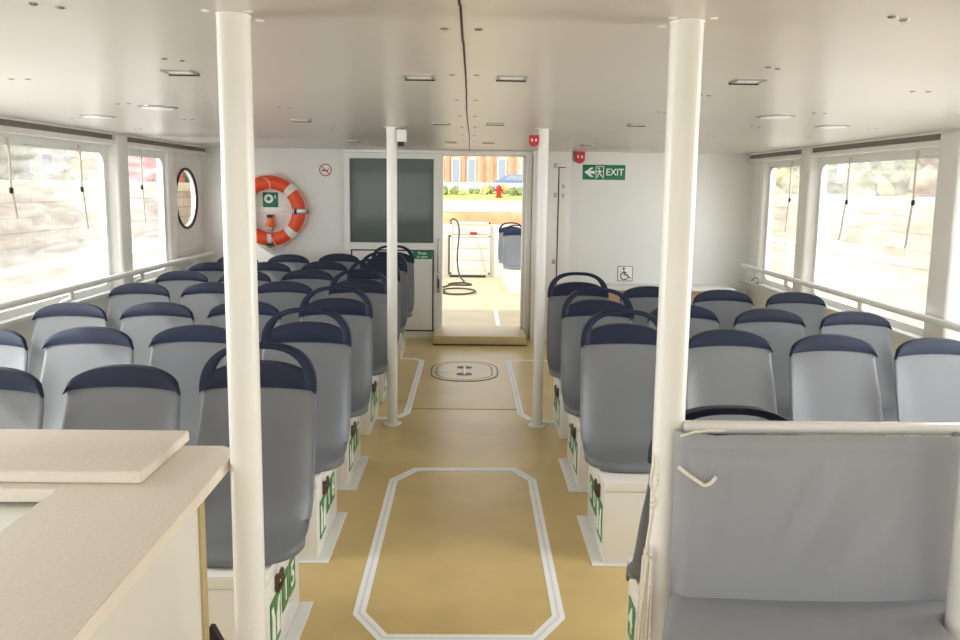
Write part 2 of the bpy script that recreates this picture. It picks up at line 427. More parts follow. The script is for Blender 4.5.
# front bulkhead behind the viewer, with the open windscreen
fw = MB(); fw.box(XL-.1, XR+.1, YF-.1, YF, -.02, .75); fw.box(XL-.1, XR+.1, YF-.1, YF, 2.0, ZC)
for x in (XL-.1, -1.0, 1.05, XR): fw.box(x, x+.1, YF-.1, YF, .75, 2.0)
struct(fw.build('wall_front', 'white', smooth=False), 'white front bulkhead with windscreen openings', 'wall')

# ------------------------------------------------------------------ floor markings, hatch
def tape(pts, closed, name, label, w=.05):
    """flat tape line of width w following pts (mitred)"""
    P = [Vector((p[0], p[1], 0)) for p in pts]; n = len(P)
    def strip(off0, off1, z0, z1, mb):
        A, B = [], []
        for i in range(n):
            a = P[(i-1) % n] if (closed or i) else None; b = P[(i+1) % n] if (closed or i < n-1) else None
            d1 = (P[i]-a).normalized() if a else None; d2 = (b-P[i]).normalized() if b else None
            if d1 is None: d1 = d2
            if d2 is None: d2 = d1
            n1 = Vector((-d1.y, d1.x, 0)); n2 = Vector((-d2.y, d2.x, 0)); m = (n1+n2).normalized(); k = 1/max(.4, m.dot(n1))
            A.append(P[i]+m*off0*k); B.append(P[i]+m*off1*k)
        for i in range(n if closed else n-1):
            j = (i+1) % n
            vs = [mb.bm.verts.new((q.x, q.y, z)) for z in (z0, z1) for q in (A[i], B[i], B[j], A[j])]
            for f in ((0, 1, 2, 3), (7, 6, 5, 4), (0, 4, 5, 1), (1, 5, 6, 2), (2, 6, 7, 3), (3, 7, 4, 0)):
                mb.bm.faces.new([vs[x] for x in f])
        return mb
    o = struct(strip(-w/2, w/2, .0005, .002, MB()).build(name, 'tape', smooth=False), label, 'floor marking')
    strip(-w*.1, w*.1, .002, .0026, MB()).build('printed_line', 'tape2', o, smooth=False)
    return o
tape([(-.435, 2.78), (-.44, 4.135), (-.32, 4.305), (.27, 4.315), (.368, 4.15), (.363, 2.76), (.26, 2.615), (-.32, 2.615)], True, 'floor_marking', 'white tape outline with cut corners along the aisle')
tape([(-1.1, 7.2), (-.56, 7.2), (-.475, 7.12), (-.475, 5.43), (-.52, 5.34), (-.62, 5.3), (-1.1, 5.3)], False, 'floor_marking', 'white tape outline in front of the sliding door')
tape([(1.2, 7.18), (.46, 7.18), (.375, 7.13), (.385, 5.43), (.44, 5.31), (.56, 5.25), (1.2, 5.22)], False, 'floor_marking', 'white tape outline in front of the slim cupboard')
tape([(.34, 8.65), (.34, 10.15)], False, 'floor_marking', 'white tape line on the stern deck')
fs = MB(); fs.box(-.46, .37, 5.535, 5.543, .0003, .0012)
struct(fs.build('floor_joint_strip', 'dark', smooth=False), 'thin dark joint across the aisle floor', 'floor joint')
ht = thing('deck_hatch', 'flush oval deck hatch with a recessed handle in the aisle', 'hatch', (-.055, 6.73, 0))
hp = MB(); hp.prism(rrect(-.3, .3, -.36, .36, .26, 10), .003, (0, 0, .0005), (1, 0, 0), (0, 1, 0)); hp.build('cover', 'floor', ht)
hr = MB()
for q in (0, .05):
    hr.ring(rrect(-.31+q, .31-q, -.37+q, .37-q, .27-q, 10), rrect(-.302+q, .302-q, -.362+q, .362-q, .262-q, 10), .002, (0, 0, .002), (1, 0, 0), (0, 1, 0))
hr.build('groove', 'dark', ht, smooth=False)
for q in (-.125, .125):
    MB().prism(rrect(-.07, .07, q-.045, q+.045, .03), .001, (0, 0, .0035), (1, 0, 0), (0, 1, 0)).build('finger_well', 'black', ht, smooth=False)
MB().box(-.012, .012, -.17, .17, .004, .012, .003).build('handle', 'metal', ht)
MB().prism(circ(.06, 20, -.21, 0), .001, (0, 0, .0035), (1, 0, 0), (0, 1, 0)).build('vent_cap', 'metal', ht)

# ------------------------------------------------------------------ seats
def sup(t, n): return (max(0, 1-abs(t)**n))**(1/n)
def make_seat(handle):
    """origin on the locker lid under the top of the backrest; the sitter faces -Y"""
    s = thing('shell_seat', '', 'seat')
    Z0 = .393
    W = .2195
    prof = [(0, .985), (-.006, .95), (-.016, .89), (-.032, .82), (-.048, .75), (-.064, .68), (-.080, .62), (-.094, .575), (-.112, .53), (-.135, .492), (-.165, .465)]
    pan = [(.12, .455), (.30, .446), (.50, .441), (.70, .441), (.86, .440), (.95, .434), (1.0, .421), (1.005, .400)]
    nj = 28
    def row(i):
        out = []
        for j in range(nj+1):
            t = -1+2*j/nj; e = abs(t)**5
            if i < len(prof):
                y, z = prof[i]
                zt = .898+.090*sup(t, 2.2)
                if z > .57: z = .57+(z-.57)*(zt-.57)/(.985-.57)
                w = W+.006*max(0, min(1, (.95-z)/.4))
                y += -.034*e*max(.25, min(1, (1.0-z)/.3))+.010*(1-t*t)*max(0, min(1, (z-.5)/.2))*max(0, min(1, (.95-z)/.2))
                z += .016*e*max(0, 1-abs(z-.47)/.1)
            else:
                v, z = pan[i-len(prof)]
                yf = -.392+.155*(1-max(0, 1-abs(t)**3.0)**.5)
                y = -.165+(yf+.165)*v
                z += .018*e*(1-v)-.006*(1-t*t)*(1-v)
                w = W+.008
            out.append((t*w, y, z-Z0))
        return out
    P = [row(i) for i in range(len(prof)+len(pan))]
    o = MB().slab(P, .016, -1).build('seat_shell', 'shell', s, ang=50)
    sd = o.modifiers.new('sub', 'SUBSURF'); sd.levels = 1; sd.render_levels = 1
    # navy cap along the top edge of the backrest
    C = []
    for i in range(7):
        r = []
        for j in range(nj+1):
            t = -1+2*j/nj
            hi = (.908+.115*sup(t, 2.3)) if handle else (.900+.104*sup(t, 2.2)); lo = .928-(.010 if handle else .017)*t*t
            lo = min(lo, hi-.001); z = hi+(lo-hi)*i/6
            r.append((t*(W+.0015), (z-.985)*.16-.010*abs(t)**5-.006-.004*sin(pi*i/6), z-Z0))
        C.append(r)
    MB().slab(C, lambda i, j: .036*(1-.5*abs(-1+2*j/nj)**3), 1, dirv=(0, 1, 0)).build('top_cap', 'navy', s, ang=60)
    if handle:
        # flat curved hoop: strip between an outer and an inner arch
        F = []
        for k in range(57):
            an = pi*k/56; c, q = cos(an), abs(sin(an))
            sx = -math.copysign(abs(c)**(2/2.6), c)
            xo, zo = (W+.0015)*sx, .914+.180*q**(2/2.6)
            xi, zi = (W-.041)*sx, .934+.140*q**(2/2.5)
            r = []
            for m in range(4):
                x = xo+(xi-xo)*m/3; z = zo+(zi-zo)*m/3
                r.append((x, (z-.985)*.16-.011*min(1, abs(x/W))**5-.009-.004*sin(pi*m/3), z-Z0))
            F.append(r)
        MB().slab(F, .032, 1, dirv=(0, 1, 0)).build('grab_handle', 'navy', s, ang=60)
    MB().box(-.14, .14, -.30, -.12, 0, .042, .006).build('mounting_foot', 'shell', s)
    return s
protoH, protoP = make_seat(True), make_seat(False)
usedH = usedP = False
def place_seat(x, ytop, handle, label, group, dz=0, rz=0, z=.393):
    global usedH, usedP
    if handle:
        o = copy_tree(protoH) if usedH else protoH; usedH = True
    else:
        o = copy_tree(protoP) if usedP else protoP; usedP = True
    o.location = (x, ytop, z+dz); o.rotation_euler = (0, 0, rz); tag(o, label, 'seat', group)
    return o
rowsL = [(2.78, 'first row beyond the counter'), (3.61, 'second row from the counter'), (4.41, 'third row from the counter'), (5.34, 'fourth row from the counter'),
         (6.13, 'fifth row from the counter'), (6.82, 'sixth row from the counter'), (7.60, 'last row before the lifebuoy wall')]
for i, (y, rn) in enumerate(rowsL):
    for j, x in enumerate((-.81, -1.36, -1.88, -2.40)):
        if i == 0 and j == 3: continue
        lb = ['grey seat with navy grab handle on the aisle, ', 'grey seat with navy cap, second from the aisle, ',
              'grey seat with navy cap, third from the aisle, ', 'grey seat with navy cap, beside the side handrail, '][j]+rn
        place_seat(x+(.033 if i == 0 and j else 0), y, j == 0, lb, 'seats on the counter side of the aisle', dz=(.002, 0, -.014, -.022)[j])
rowsR = [(3.66, 'first full row beyond the bench'), (4.47, 'second full row beyond the bench'), (5.32, 'third full row beyond the bench')]
for i, (y, rn) in enumerate(rowsR):
    for j, x in enumerate((.775, 1.30, 1.832, 2.365)):
        lb = ['grey seat with navy grab handle on the aisle, ', 'grey seat with navy cap, second from the aisle, ',
              'grey seat with navy cap, third from the aisle, ', 'grey seat with navy cap, beside the side handrail, '][j]+rn
        place_seat(x, y, j == 0, lb, 'seats on the bench side of the aisle', dz=(0, -.006, -.026, -.038)[j])
place_seat(.752, 2.085, True, 'grey seat almost hidden behind the bench, its navy grab handle above the bench rail', 'seats on the bench side of the aisle', rz=pi, dz=-.012)

# lockers under the seat rows
def vest(mb, ox, oy, s, ax, ay, d):
    o = Vector((0, 0, 0))
    L = [(-.5, -.6), (-.08, -.6), (-.08, .1), (-.2, .35), (-.28, .6), (-.5, .6), (-.42, .2)]
    mb.prism([(ox+p[0]*s, oy+p[1]*s) for p in L], d[0], d[1], ax, ay)
    mb.prism([(ox-p[0]*s, oy+p[1]*s) for p in reversed(L)], d[0], d[1], ax, ay)
def locker(xa, xb, y0, y1, side_dir, flange, label, digits, group, zt=.393):
    """xa = aisle-side face, xb = far end; side_dir = +1 when the aisle lies towards +X"""
    lk = thing('seat_locker', label, 'locker', ((xa+xb)/2, (y0+y1)/2, 0), 0, group)
    X = xa-lk.location.x; B = xb-lk.location.x; hy = (y1-y0)/2
    MB().box(min(X, B), max(X, B), -hy, hy, 0, zt-.05, .004).build('body', 'cream', lk)
    MB().box(min(X, B)-.006, max(X, B)+.006, -hy-.006, hy+.006, zt-.048, zt, .006).build('lid', 'cream', lk)
    if flange:
        f = MB(); a, b = sorted((X, X+side_dir*.052)); f.box(a, b, -hy-.025, hy+.02, 0.0003, .006, .002)
        a, b = sorted((X, B)); f.box(a, b, -hy-.025, -hy, 0.0003, .006, .002)
        f.build('floor_flange', 'white', lk)
    # plates and latch on the aisle face; text reads along ax
    ax = (0, 1, 0) if side_dir > 0 else (0, -1, 0); ay = (0, 0, 1)
    sx = X+side_dir*.001
    def plate(yc, w, z0, z1, ch):
        y = yc if side_dir > 0 else -yc
        p = MB(); p.prism(rrect(-w/2, w/2, z0, z1, .006, 2), .002, (sx, yc, 0), ax, ay); po = p.build('number_plate', 'green2', lk, smooth=False)
        if ch: text_obj(ch, (z1-z0)*.95, 'numeral', 'signwhite', po, (sx+side_dir*.003, yc, (z0+z1)/2), ax, ay, sx=.9)
        else:
            q = MB(); vest(q, 0, (z0+z1)/2, (z1-z0)*.62, ax, ay, (.001, (sx+side_dir*.0025, yc, 0))); q.build('pictogram', 'signwhite', po, smooth=False)
    plate(-hy+.115, .13, .075, .255, '')
    plate(-hy+.255, .09, .13, .27, digits[0]); plate(-hy+.36, .09, .13, .27, digits[1])
    l = MB(); l.box(min(sx, sx+side_dir*.014), max(sx, sx+side_dir*.014), -hy+.12, -hy+.145, .262, .325, .004)
    lo = l.build('latch', 'bronze', lk)
    MB().tube([(sx+side_dir*.02, -hy+.10, .285), (sx+side_dir*.022, -hy+.17, .30)], .006, 8).build('hasp', 'bronze', lo)
    MB().tube([(sx+side_dir*.02, -hy+.135+.022*cos(a*pi/6), .33+.016*sin(a*pi/6)) for a in range(12)], .0045, 6, closed=True).build('padlock_ring', 'bronze', lo)
    return lk
ylock = [2.355, 3.195, 4.01, 4.92, 5.69, 6.39, 7.17]
dig = ['15', '16', '17', '18', '19', '20', '21']
lname = ['white seat locker numbered 15 under the first row beyond the counter', 'white flanged seat locker under the second row from the counter', 'white flanged seat locker under the third row from the counter',
         'white seat locker under the fourth row from the counter', 'white seat locker under the fifth row from the counter', 'white seat locker under the sixth row from the counter', 'white seat locker under the last row before the lifebuoy wall']
for i, y in enumerate(ylock):
    locker(-.685, -2.74 if i else -2.2, y, y+.48, 1, i < 3, lname[i], dig[i], 'lockers on the counter side')
for i, (y, nm) in enumerate(((3.185, 'first full row beyond the bench'), (4.005, 'second full row beyond the bench'), (4.86, 'third full row beyond the bench'))):
    locker(.615, 2.67, y, y+.47, -1, i < 2, 'white seat locker under the '+nm, ['06', '08', '10'][i], 'lockers on the bench side')
locker(.575, .97, 2.06, 2.5, -1, False, 'small white seat locker with green plates close behind the bench', '04', 'lockers on the bench side')

# ------------------------------------------------------------------ poles
def pole(x, y, r, label):
    p = thing('support_pole', label, 'pole', (x, y, 0), 0, 'poles between floor and ceiling')
    MB().lathe([(r, .008), (r, ZC-.004)], seg=40).build('shaft', 'cream', p)
    MB().lathe([(r*1.75, 0), (r*1.75, .008), (r*1.6, .012), (r, .013)], seg=40).build('base_flange', 'cream', p)
    t = MB(); t.lathe([(r*1.03, ZC-.004), (r*1.05, ZC)], seg=40)
    for k in range(4):
        a = pi/4+k*pi/2; t.lathe([(.010, 0), (.010, -.002), (.006, -.004)], (r*1.75*cos(a), r*1.75*sin(a), ZC), 10)
    t.build('top_fixing', 'cream', p)
    return p
pole(-.575, 1.84, .0395, 'thick cream pole beside the counter corner')
pole(.513, 1.84, .0395, 'thick cream pole at the bench end with a cord coil hung on it')
pole(1.182, 1.635, .0395, 'cream pole at the outer end of the grey bench')
pole(-.556, 5.165, .036, 'slim cream pole at the end of the counter-side lockers before the sliding door')
pole(.484, 5.148, .036, 'slim cream pole with a red sounder before the slim cupboard')

# red sounders, white sensor
def sounder(x, y, z, label, scale=1):
    s = thing('alarm_sounder', label, 'alarm', (x, y, z))
    P = [(-.052, .05), (-.052, -.025)]+[(.052*cos(a), -.025+.052*sin(a)) for a in [pi+pi*k/12 for k in range(1, 12)]]+[(.052, -.025), (.052, .05)]
    P = [(p[0]*scale, p[1]*scale) for p in P]
    MB().prism(P, .07*scale, (0, 0, 0), (1, 0, 0), (0, 0, 1)).build('body', 'red', s, ang=40)
    b = MB(); b.box(-.03*scale, -.013*scale, -.0725*scale, -.069*scale, -.02*scale, .012*scale, .002); b.box(.013*scale, .03*scale, -.0725*scale, -.069*scale, -.02*scale, .012*scale, .002)
    b.build('beacon_strip', 'signwhite', s)
    return s
sounder(1.182, YR, 2.049, 'red alarm sounder high on the rear wall above the exit sign')
s2 = sounder(.447, 5.148, 2.03, 'small red alarm sounder fixed to the slim pole near the ceiling', .62)
s2.location = (.418, 5.17, 2.026)
sb = thing('white_sensor_box', 'small white sensor box on the slim pole just under the ceiling', 'sensor', (-.49, 5.165, 2.0))
MB().box(-.032, .035, -.04, .04, 0, .085, .008).build('case', 'white', sb)
MB().box(-.02, .02, -.043, -.039, -.03, .0, .004).build('lens', 'dark', sb)

# ------------------------------------------------------------------ handrails along the sides
def rail(pts, r, brs, label, wallx):
    h = thing('handrail', label, 'handrail', pts[0], 0)
    o = Vector(pts[0])
    MB().tube([Vector(p)-o for p in pts], r, 14).build('tube', 'white', h)
    for (y, z) in brs:
        x = pts[0][0]; b = MB(); zz = .8 if wallx < 0 else .69
        b.tube([(x-o.x, y-o.y, z-o.z-.01), (x-o.x, y-o.y, z-o.z-.07), ((x+wallx)/2-o.x, y-o.y, zz+.05-o.z), (wallx-o.x, y-o.y, zz+.0-o.z)], .018, 10)
        b.build('bracket', 'white', h)
    return h
rail([(-2.86, YF+.2, .945), (-2.86, 8.24, .945)], .024, [(y, .945) for y in (1.6, 3.3, 5.27, 6.42, 7.62)], 'white tubular handrail along the porthole-side windows', XL+.03)
rail([(2.97, YF+.2, .885), (2.97, 8.02, .885)], .024, [(y, .885) for y in (1.6, 3.4, 5.55, 6.9)], 'white tubular handrail along the windows by the deck rail', XR-.03)

# ------------------------------------------------------------------ rear wall fittings
# sliding door
sd = thing('door_1', 'white sliding door with a dark tinted window', 'door', (-.87, 8.24, 0)); sd['kind'] = 'structure'
d = MB()
X0, X1 = -.54, .535
d.ring([(X0, .03), (X1, .03), (X1, 2.06), (X0, 2.06)], [(-.48, 1.075), (.445, 1.075), (.445, 2.0), (-.48, 2.0)], .05, (0, .025, 0), (1, 0, 0), (0, 0, 1))
d.build('leaf', 'white', sd, smooth=False)
MB().box(-.478, .443, .0, .012, 1.077, 1.998).build('window_pane', 'glassdark', sd, smooth=False)
MB().box(-.48, .445, -.012, .02, .03, 1.07).build('lower_leaf', 'white', sd, smooth=False)
fo = MB(); fo.ring([(-.47, .08), (.45, .08), (.45, 1.0), (-.47, 1.0)], [(-.455, .095), (.435, .095), (.435, .985), (-.455, .985)], .004, (0, -.026, 0), (1, 0, 0), (0, 0, 1))
fo.build('panel_seal', 'dark', sd, smooth=False)
MB().box(-.452, .432, -.03, -.024, .098, .982, .002).build('lower_panel', 'white', sd)
hd = MB(); hd.tube([(.50, -.03, .75), (.50, -.075, .77), (.50, -.075, 1.1), (.50, -.03, 1.12)], .009, 8); hd.build('pull_handle', 'metal', sd)
lk = MB().box(.485, .518, -.036, -.024, .52, .72, .006).build('lock_plate', 'metal', sd)
MB().box(.494, .509, -.040, -.034, .58, .68, .003).build('keyhole', 'black', lk)
struct(MB().box(-1.42, .7, YR-.1, YR-.005, 2.062, 2.098, .004).build('trim_7', 'cream'), 'sliding door track cover', 'trim')
struct(MB().box(-1.46, -.34, YR-.09, YR, 0.0, .03).build('trim_8', 'white', smooth=False), 'bottom track of the sliding door', 'trim')
gs = thing('door_sign', 'small green sign with two white lines on the sliding door', 'sign', (-.548, 8.207, .945))
MB().box(-.108, .108, -.003, .002, -.045, .045, .002).build('plate', 'green', gs)
t1 = text_obj('Press', .045, 'lettering', 'signwhite', gs, (0, -.0036, .018), (1, 0, 0), (0, 0, 1))
t2 = text_obj('to open', .038, 'lettering', 'signwhite', gs, (0, -.0036, -.02), (1, 0, 0), (0, 0, 1))

# exit sign
ex = thing('exit_sign', 'green EXIT sign with white arrow and running figure', 'sign', (1.465, YR, 1.88))
MB().box(-.24, .235, -.006, 0, -.082, .082, .002).build('plate', 'green', ex)
a = MB(); A = [(-.222, 0), (-.15, .052), (-.115, .052), (-.162, .016), (-.105, .016), (-.105, -.016), (-.162, -.016), (-.115, -.052), (-.15, -.052)]
a.prism(A, .0015, (0, -.006, 0), (1, 0, 0), (0, 0, 1)); a.build('arrow', 'signwhite', ex, smooth=False)
pg = MB(); pg.ring([(-.096, -.07), (-.005, -.07), (-.005, .068), (-.096, .068)], [(-.088, -.07), (-.013, -.07), (-.013, .06), (-.088, .06)], .0015, (0, -.006, 0), (1, 0, 0), (0, 0, 1))
def limb(mb, pts, r, y=-.0068):
    mb.tube([(p[0], y, p[1]) for p in pts], r, 6)
limb(pg, [(-.056, .024), (-.05, -.012)], .011); limb(pg, [(-.05, -.012), (-.074, -.03), (-.07, -.058)], .0065); limb(pg, [(-.05, -.012), (-.034, -.034), (-.02, -.05)], .0065)
limb(pg, [(-.054, .022), (-.078, .012), (-.083, -.005)], .005); limb(pg, [(-.054, .022), (-.034, .004), (-.022, .014)], .005)
pg.lathe([(.011, -.0015), (.011, 0)], (-.06, -.006, .043), 14, 'Y')
pg.build('pictogram', 'signwhite', ex, smooth=False)
text_obj('EXIT', .105, 'lettering', 'signwhite', ex, (.118, -.0066, 0), (1, 0, 0), (0, 0, 1), sx=.93)

# wheelchair sign
wc = thing('wheelchair_sign', 'square white wheelchair symbol sign low on the rear wall', 'sign', (1.738, YR, .75))
MB().box(-.088, .088, -.004, 0, -.088, .088, .002).build('plate', 'signwhite', wc)
f = MB(); f.ring([(-.086, -.086), (.086, -.086), (.086, .086), (-.086, .086)], [(-.08, -.08), (.08, -.08), (.08, .08), (-.08, .08)], .001, (0, -.004, 0), (1, 0, 0), (0, 0, 1)); f.build('border', 'dark', wc, smooth=False)
w = MB(); w.tube([(-.008+.042*cos(t), -.0055, -.028+.042*sin(t)) for t in [RAD(110+k*12) for k in range(19)]], .0055, 6)
w.tube([(-.014, -.0055, .03), (-.008, -.0055, -.012), (.026, -.0055, -.014), (.044, -.0055, -.05), (.06, -.0055, -.044)], .007, 6)
w.tube([(-.012, -.0055, .012), (.02, -.0055, .012)], .005, 6); w.lathe([(.012, -.002), (.012, 0)], (-.016, -.004, .056), 14, 'Y')
w.build('pictogram', 'dark', wc, smooth=False)

# no smoking sign
ns = thing('no_smoking_sign', 'round red and white no smoking sign beside the sliding door', 'sign', (-1.627, YR, 1.868))
MB().lathe([(.07, -.004), (.07, 0)], (0, 0, 0), 32, 'Y').build('plate', 'signwhite', ns, smooth=False)
r = MB(); r.ring(circ(.07, 36), circ(.058, 36), .0015, (0, -.004, 0), (1, 0, 0), (0, 0, 1)); r.prism([(-.046, .038), (-.038, .046), (.046, -.038), (.038, -.046)], .0012, (0, -.0052, 0), (1, 0, 0), (0, 0, 1)); r.build('prohibition_ring', 'red', ns, smooth=False)
c = MB(); c.box(-.042, .03, -.005, -.004, -.012, .002); c.tube([(.034, -.0048, .0), (.04, -.0048, .012), (.032, -.0048, .022)], .003, 5); c.build('cigarette', 'dark', ns, smooth=False)

# lifebuoy, its brackets and plates
lb = thing('lifebuoy', 'orange lifebuoy with white bands hung on the rear wall', 'lifebuoy', (-2.225, YR-.075, 1.412))
Rm, rt = .315, .075
t = MB(); t.tube([(Rm*cos(2*pi*k/64), 0, Rm*sin(2*pi*k/64)) for k in range(64)], rt, 24, closed=True); t.build('ring', 'orange', lb)
for q in range(4):
    a0 = pi/4+q*pi/2; b = MB()
    b.tube([(Rm*cos(a0+k*.024), 0, Rm*sin(a0+k*.024)) for k in range(-5, 6)], rt*1.03, 24); b.build('reflective_band', 'signwhite', lb)
gr = MB(); gp = []
for k in range(60):
    a = 2*pi*k/60; rr = Rm+.062+.022*abs(sin(2*(a-pi/4)))
    gp.append((rr*cos(a), -.03, rr*sin(a)))
gr.tube(gp, .005, 6, closed=True); gr.build('grab_line', 'rope', lb)
cord = MB(); cord.tube([(.0, -.05, -.26), (.03, -.08, -.30), (.06, -.075, -.36), (.11, -.03, -.42)], .004, 6); cord.build('loose_cord', 'rope', lb); cord = MB(); cord.tube([(-.06, -.05, .36), (-.01, -.08, .35), (.02, -.075, .30), (.015, -.06, .24)], .005, 6); cord.build('loose_cord', 'rope', lb)
for nm, (x, z) in (('a', (Rm+.02, 0)), ('b', (0, -Rm-.01))):
    k = thing('lifebuoy_bracket', 'steel bracket gripping the lifebuoy ' + ('at its side' if nm == 'a' else 'at its bottom'), 'bracket', (-2.225+x, YR-.14, 1.412+z))
    if nm == 'a': MB().box(-.075, .075, -.012, -.002, -.028, .028, .004).box(.062, .075, -.002, .14, -.028, .028, .003).build('strap', 'metal', k); MB().box(-.055, -.03, -.02, -.01, -.03, .03, .003).build('clip', 'dark', k)
    else: MB().box(-.026, .026, -.012, -.002, -.075, .075, .004).box(-.026, .026, -.002, .14, -.078, -.068, .003).build('strap', 'metal', k); MB().box(-.03, .03, -.02, -.01, -.05, -.03, .003).build('clip', 'dark', k)
ls = thing('lifebuoy_sign', 'small green lifebuoy symbol sign inside the orange ring', 'sign', (-2.243, YR, 1.53))
MB().box(-.085, .085, -.004, 0, -.08, .085, .002).build('plate', 'green', ls)
p = MB(); p.ring(circ(.05, 28, -.018, .015), circ(.024, 28, -.018, .015), .0015, (0, -.004, 0), (1, 0, 0), (0, 0, 1)); p.prism([(.05, .02), (.06, .02), (.06, .06), (.05, .06)], .001, (0, -.004, 0), (1, 0, 0), (0, 0, 1)); p.build('pictogram', 'signwhite', ls, smooth=False)
wp = thing('white_notice_strip', 'narrow white strip across the middle of the lifebuoy', 'sign', (-2.27, YR, 1.425))
MB().box(-.2, .2, -.004, 0, -.026, .026, .002).build('plate', 'signwhite', wp)
bl = thing('lifebuoy_light', 'orange lifebuoy light clipped to the wall inside the ring', 'light', (-2.235, YR, 1.30))
MB().lathe([(.0, .075), (.03, .07), (.038, .03), (.042, -.03), (.055, -.05), (.05, -.062), (0, -.064)], (0, -.05, 0), 20).build('body', 'orange2', bl)
MB().box(-.03, .03, -.09, 0, .035, .07, .006).build('cap', 'dark', bl)
MB().box(-.022, .022, -.06, 0, -.11, -.065, .005).build('clip', 'metal', bl)

# ledge under the rear windows wall
lg = thing('wall_ledge', 'long white ledge with a brown front under the exit sign wall', 'ledge', (2.0, 8.12, 0))
MB().box(-.78, .88, -.17, .18, .6, .635, .006).build('top', 'white', lg)
MB().box(-.77, .87, -.15, .18, 0, .6).build('front', 'wood', lg, smooth=False)
wd = thing('wall_bolts', 'two small dark bolts on the rear wall above the ledge', 'bolts', (2.42, YR, .70))
for z in (.03, -.03): MB().lathe([(.016, -.012), (.018, 0)], (0, 0, z), 14, 'Y').build('bolt', 'dark', wd)
cl = thing('sill_cleat', 'small dark cleat on the sill in the rear corner', 'cleat', (3.08, 7.86, .71))
MB().tube([(0, -.05, .0), (0, -.02, .05), (-.02, .03, .06), (-.05, .06, .02)], .008, 8).build('hook', 'metal', cl)
MB().box(-.02, .02, -.07, .03, 0, .012, .003).build('base', 'metal', cl)

# ------------------------------------------------------------------ ceiling lamps
lamps = [(-.2, 2.79, 'counter side of the ceiling seam, pair by the thick poles'), (.14, 2.78, 'bench side of the ceiling seam, pair by the thick poles'),
         (-.2, 4.78, 'just counter side of the ceiling seam, second pair'), (.14, 4.76, 'just bench side of the ceiling seam, second pair'),
         (-.2, 6.75, 'just counter side of the ceiling seam, pair by the doorway'), (.14, 6.75, 'just bench side of the ceiling seam, pair by the doorway'),
         (-1.06, 2.75, 'over the second seats of the counter-side first row'), (1.01, 2.78, 'beside the thick pole over the bench side'),
         (-1.07, 4.7, 'over the fourth counter-side row'), (1.03, 4.7, 'over the third full bench-side row'),
         (-1.07, 6.75, 'over the last counter-side row'), (1.05, 6.9, 'before the red sounder on the exit wall')]
lamps2 = [(-1.67, 4.02, 'over the third counter-side row'), (1.635, 4.06, 'over the second full bench-side row'), (-2.28, 4.61, 'over the handrail-side seats of the fourth counter-side row'), (2.22, 4.63, 'over the handrail-side seats of the third full bench-side row')]
for (x, y, w) in lamps:
    l = thing('ceiling_lamp', 'small rectangular recessed lamp '+w, 'lamp', (x, y, ZC), 0, 'rectangular ceiling lamps')
    MB().ring(rrect(-.055, .055, -.045, .045, .008, 2), rrect(-.044, .044, -.034, .034, .006, 2), .005, (0, 0, -.005), (1, 0, 0), (0, 1, 0)).build('frame', 'metal', l)
    MB().box(-.044, .044, -.034, .034, -.003, .0).build('lens', 'lens', l, smooth=False)
    MB().box(-.056, .056, .0445, .0475, -.009, -.0005).build('lip', 'dark', l, smooth=False)
for (x, y, w) in lamps2:
    l = thing('ceiling_lamp', 'flat round ceiling lamp '+w, 'lamp', (x, y, ZC), 0, 'round ceiling lamps')
    MB().lathe([(.10, 0), (.10, -.004), (.085, -.007)], seg=32).build('rim', 'metal', l)
    MB().lathe([(.084, -.004), (.078, -.009)], seg=32).build('lens', 'lens', l)

# ------------------------------------------------------------------ counter
ct = thing('service_counter', 'beige laminate service counter with white side panel', 'counter', (-1.3, 1.3, 0))
ox, oy = -1.3, 1.3
tp = MB()
outl = [(-2.6-ox, -.3-oy), (-.60-ox, -.3-oy), (-.622-ox, 1.875-oy), (-.630-ox, 1.908-oy), (-.665-ox, 1.93-oy), (-2.6-ox, 1.93-oy), (-2.6-ox, 1.64-oy), (-.945-ox, 1.64-oy), (-.915-ox, -.1-oy), (-2.6-ox, -.1-oy)]
tp.prism(outl, .03, (0, 0, .97), (1, 0, 0), (0, 1, 0)); tpo = tp.build('worktop', 'lami', ct, smooth=False)
ed = MB()
def rib(a, b, z0=.9685, z1=.9985, t=.003):
    a, b = Vector((*a, 0)), Vector((*b, 0)); dd = (b-a).normalized(); nn = Vector((dd.y, -dd.x, 0))*t
    vs = [ed.bm.verts.new((q.x, q.y, z)) for z in (z0, z1) for q in (a, b, b+nn, a+nn)]
    for f_ in ((0, 1, 2, 3), (7, 6, 5, 4), (0, 4, 5, 1), (1, 5, 6, 2), (2, 6, 7, 3), (3, 7, 4, 0)): ed.bm.faces.new([vs[x] for x in f_])
for k in (1, 2, 3, 4): rib(outl[k], outl[k+1])
rib(outl[6], outl[7]); rib(outl[7], outl[8])
ed.build('edge_banding', 'edge', tpo, smooth=False)
MB().box(-2.55-ox, -.715-ox, 1.74-oy, 1.78-oy, .02, .97).box(-.71-ox, -.672-ox, -.25-oy, 1.78-oy, .02, .97).build('side_panel', 'cream', ct, smooth=False)
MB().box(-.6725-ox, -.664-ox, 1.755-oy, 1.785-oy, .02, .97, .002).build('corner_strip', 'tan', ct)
MB().box(-2.6-ox, -.9-ox, -.1-oy, 1.66-oy, .90, .957).build('sink_well', 'signwhite', ct, smooth=False)
MB().box(-2.5-ox, -.73-ox, -.25-oy, 1.72-oy, 0, .02).build('plinth', 'dark', ct, smooth=False)
lid = thing('counter_lid', 'loose beige laminate board lying across the counter opening', 'board', (-1.6, 1.82, 1.0))
MB().box(-.9, .83, -.148, .148, .0, .03, .003).build('board', 'lami', lid)
MB().box(-.9, .83, -.150, -.1475, .003, .026).box(.8295, .832, -.145, .145, .003, .026).build('edge_banding', 'edge', lid, smooth=False)
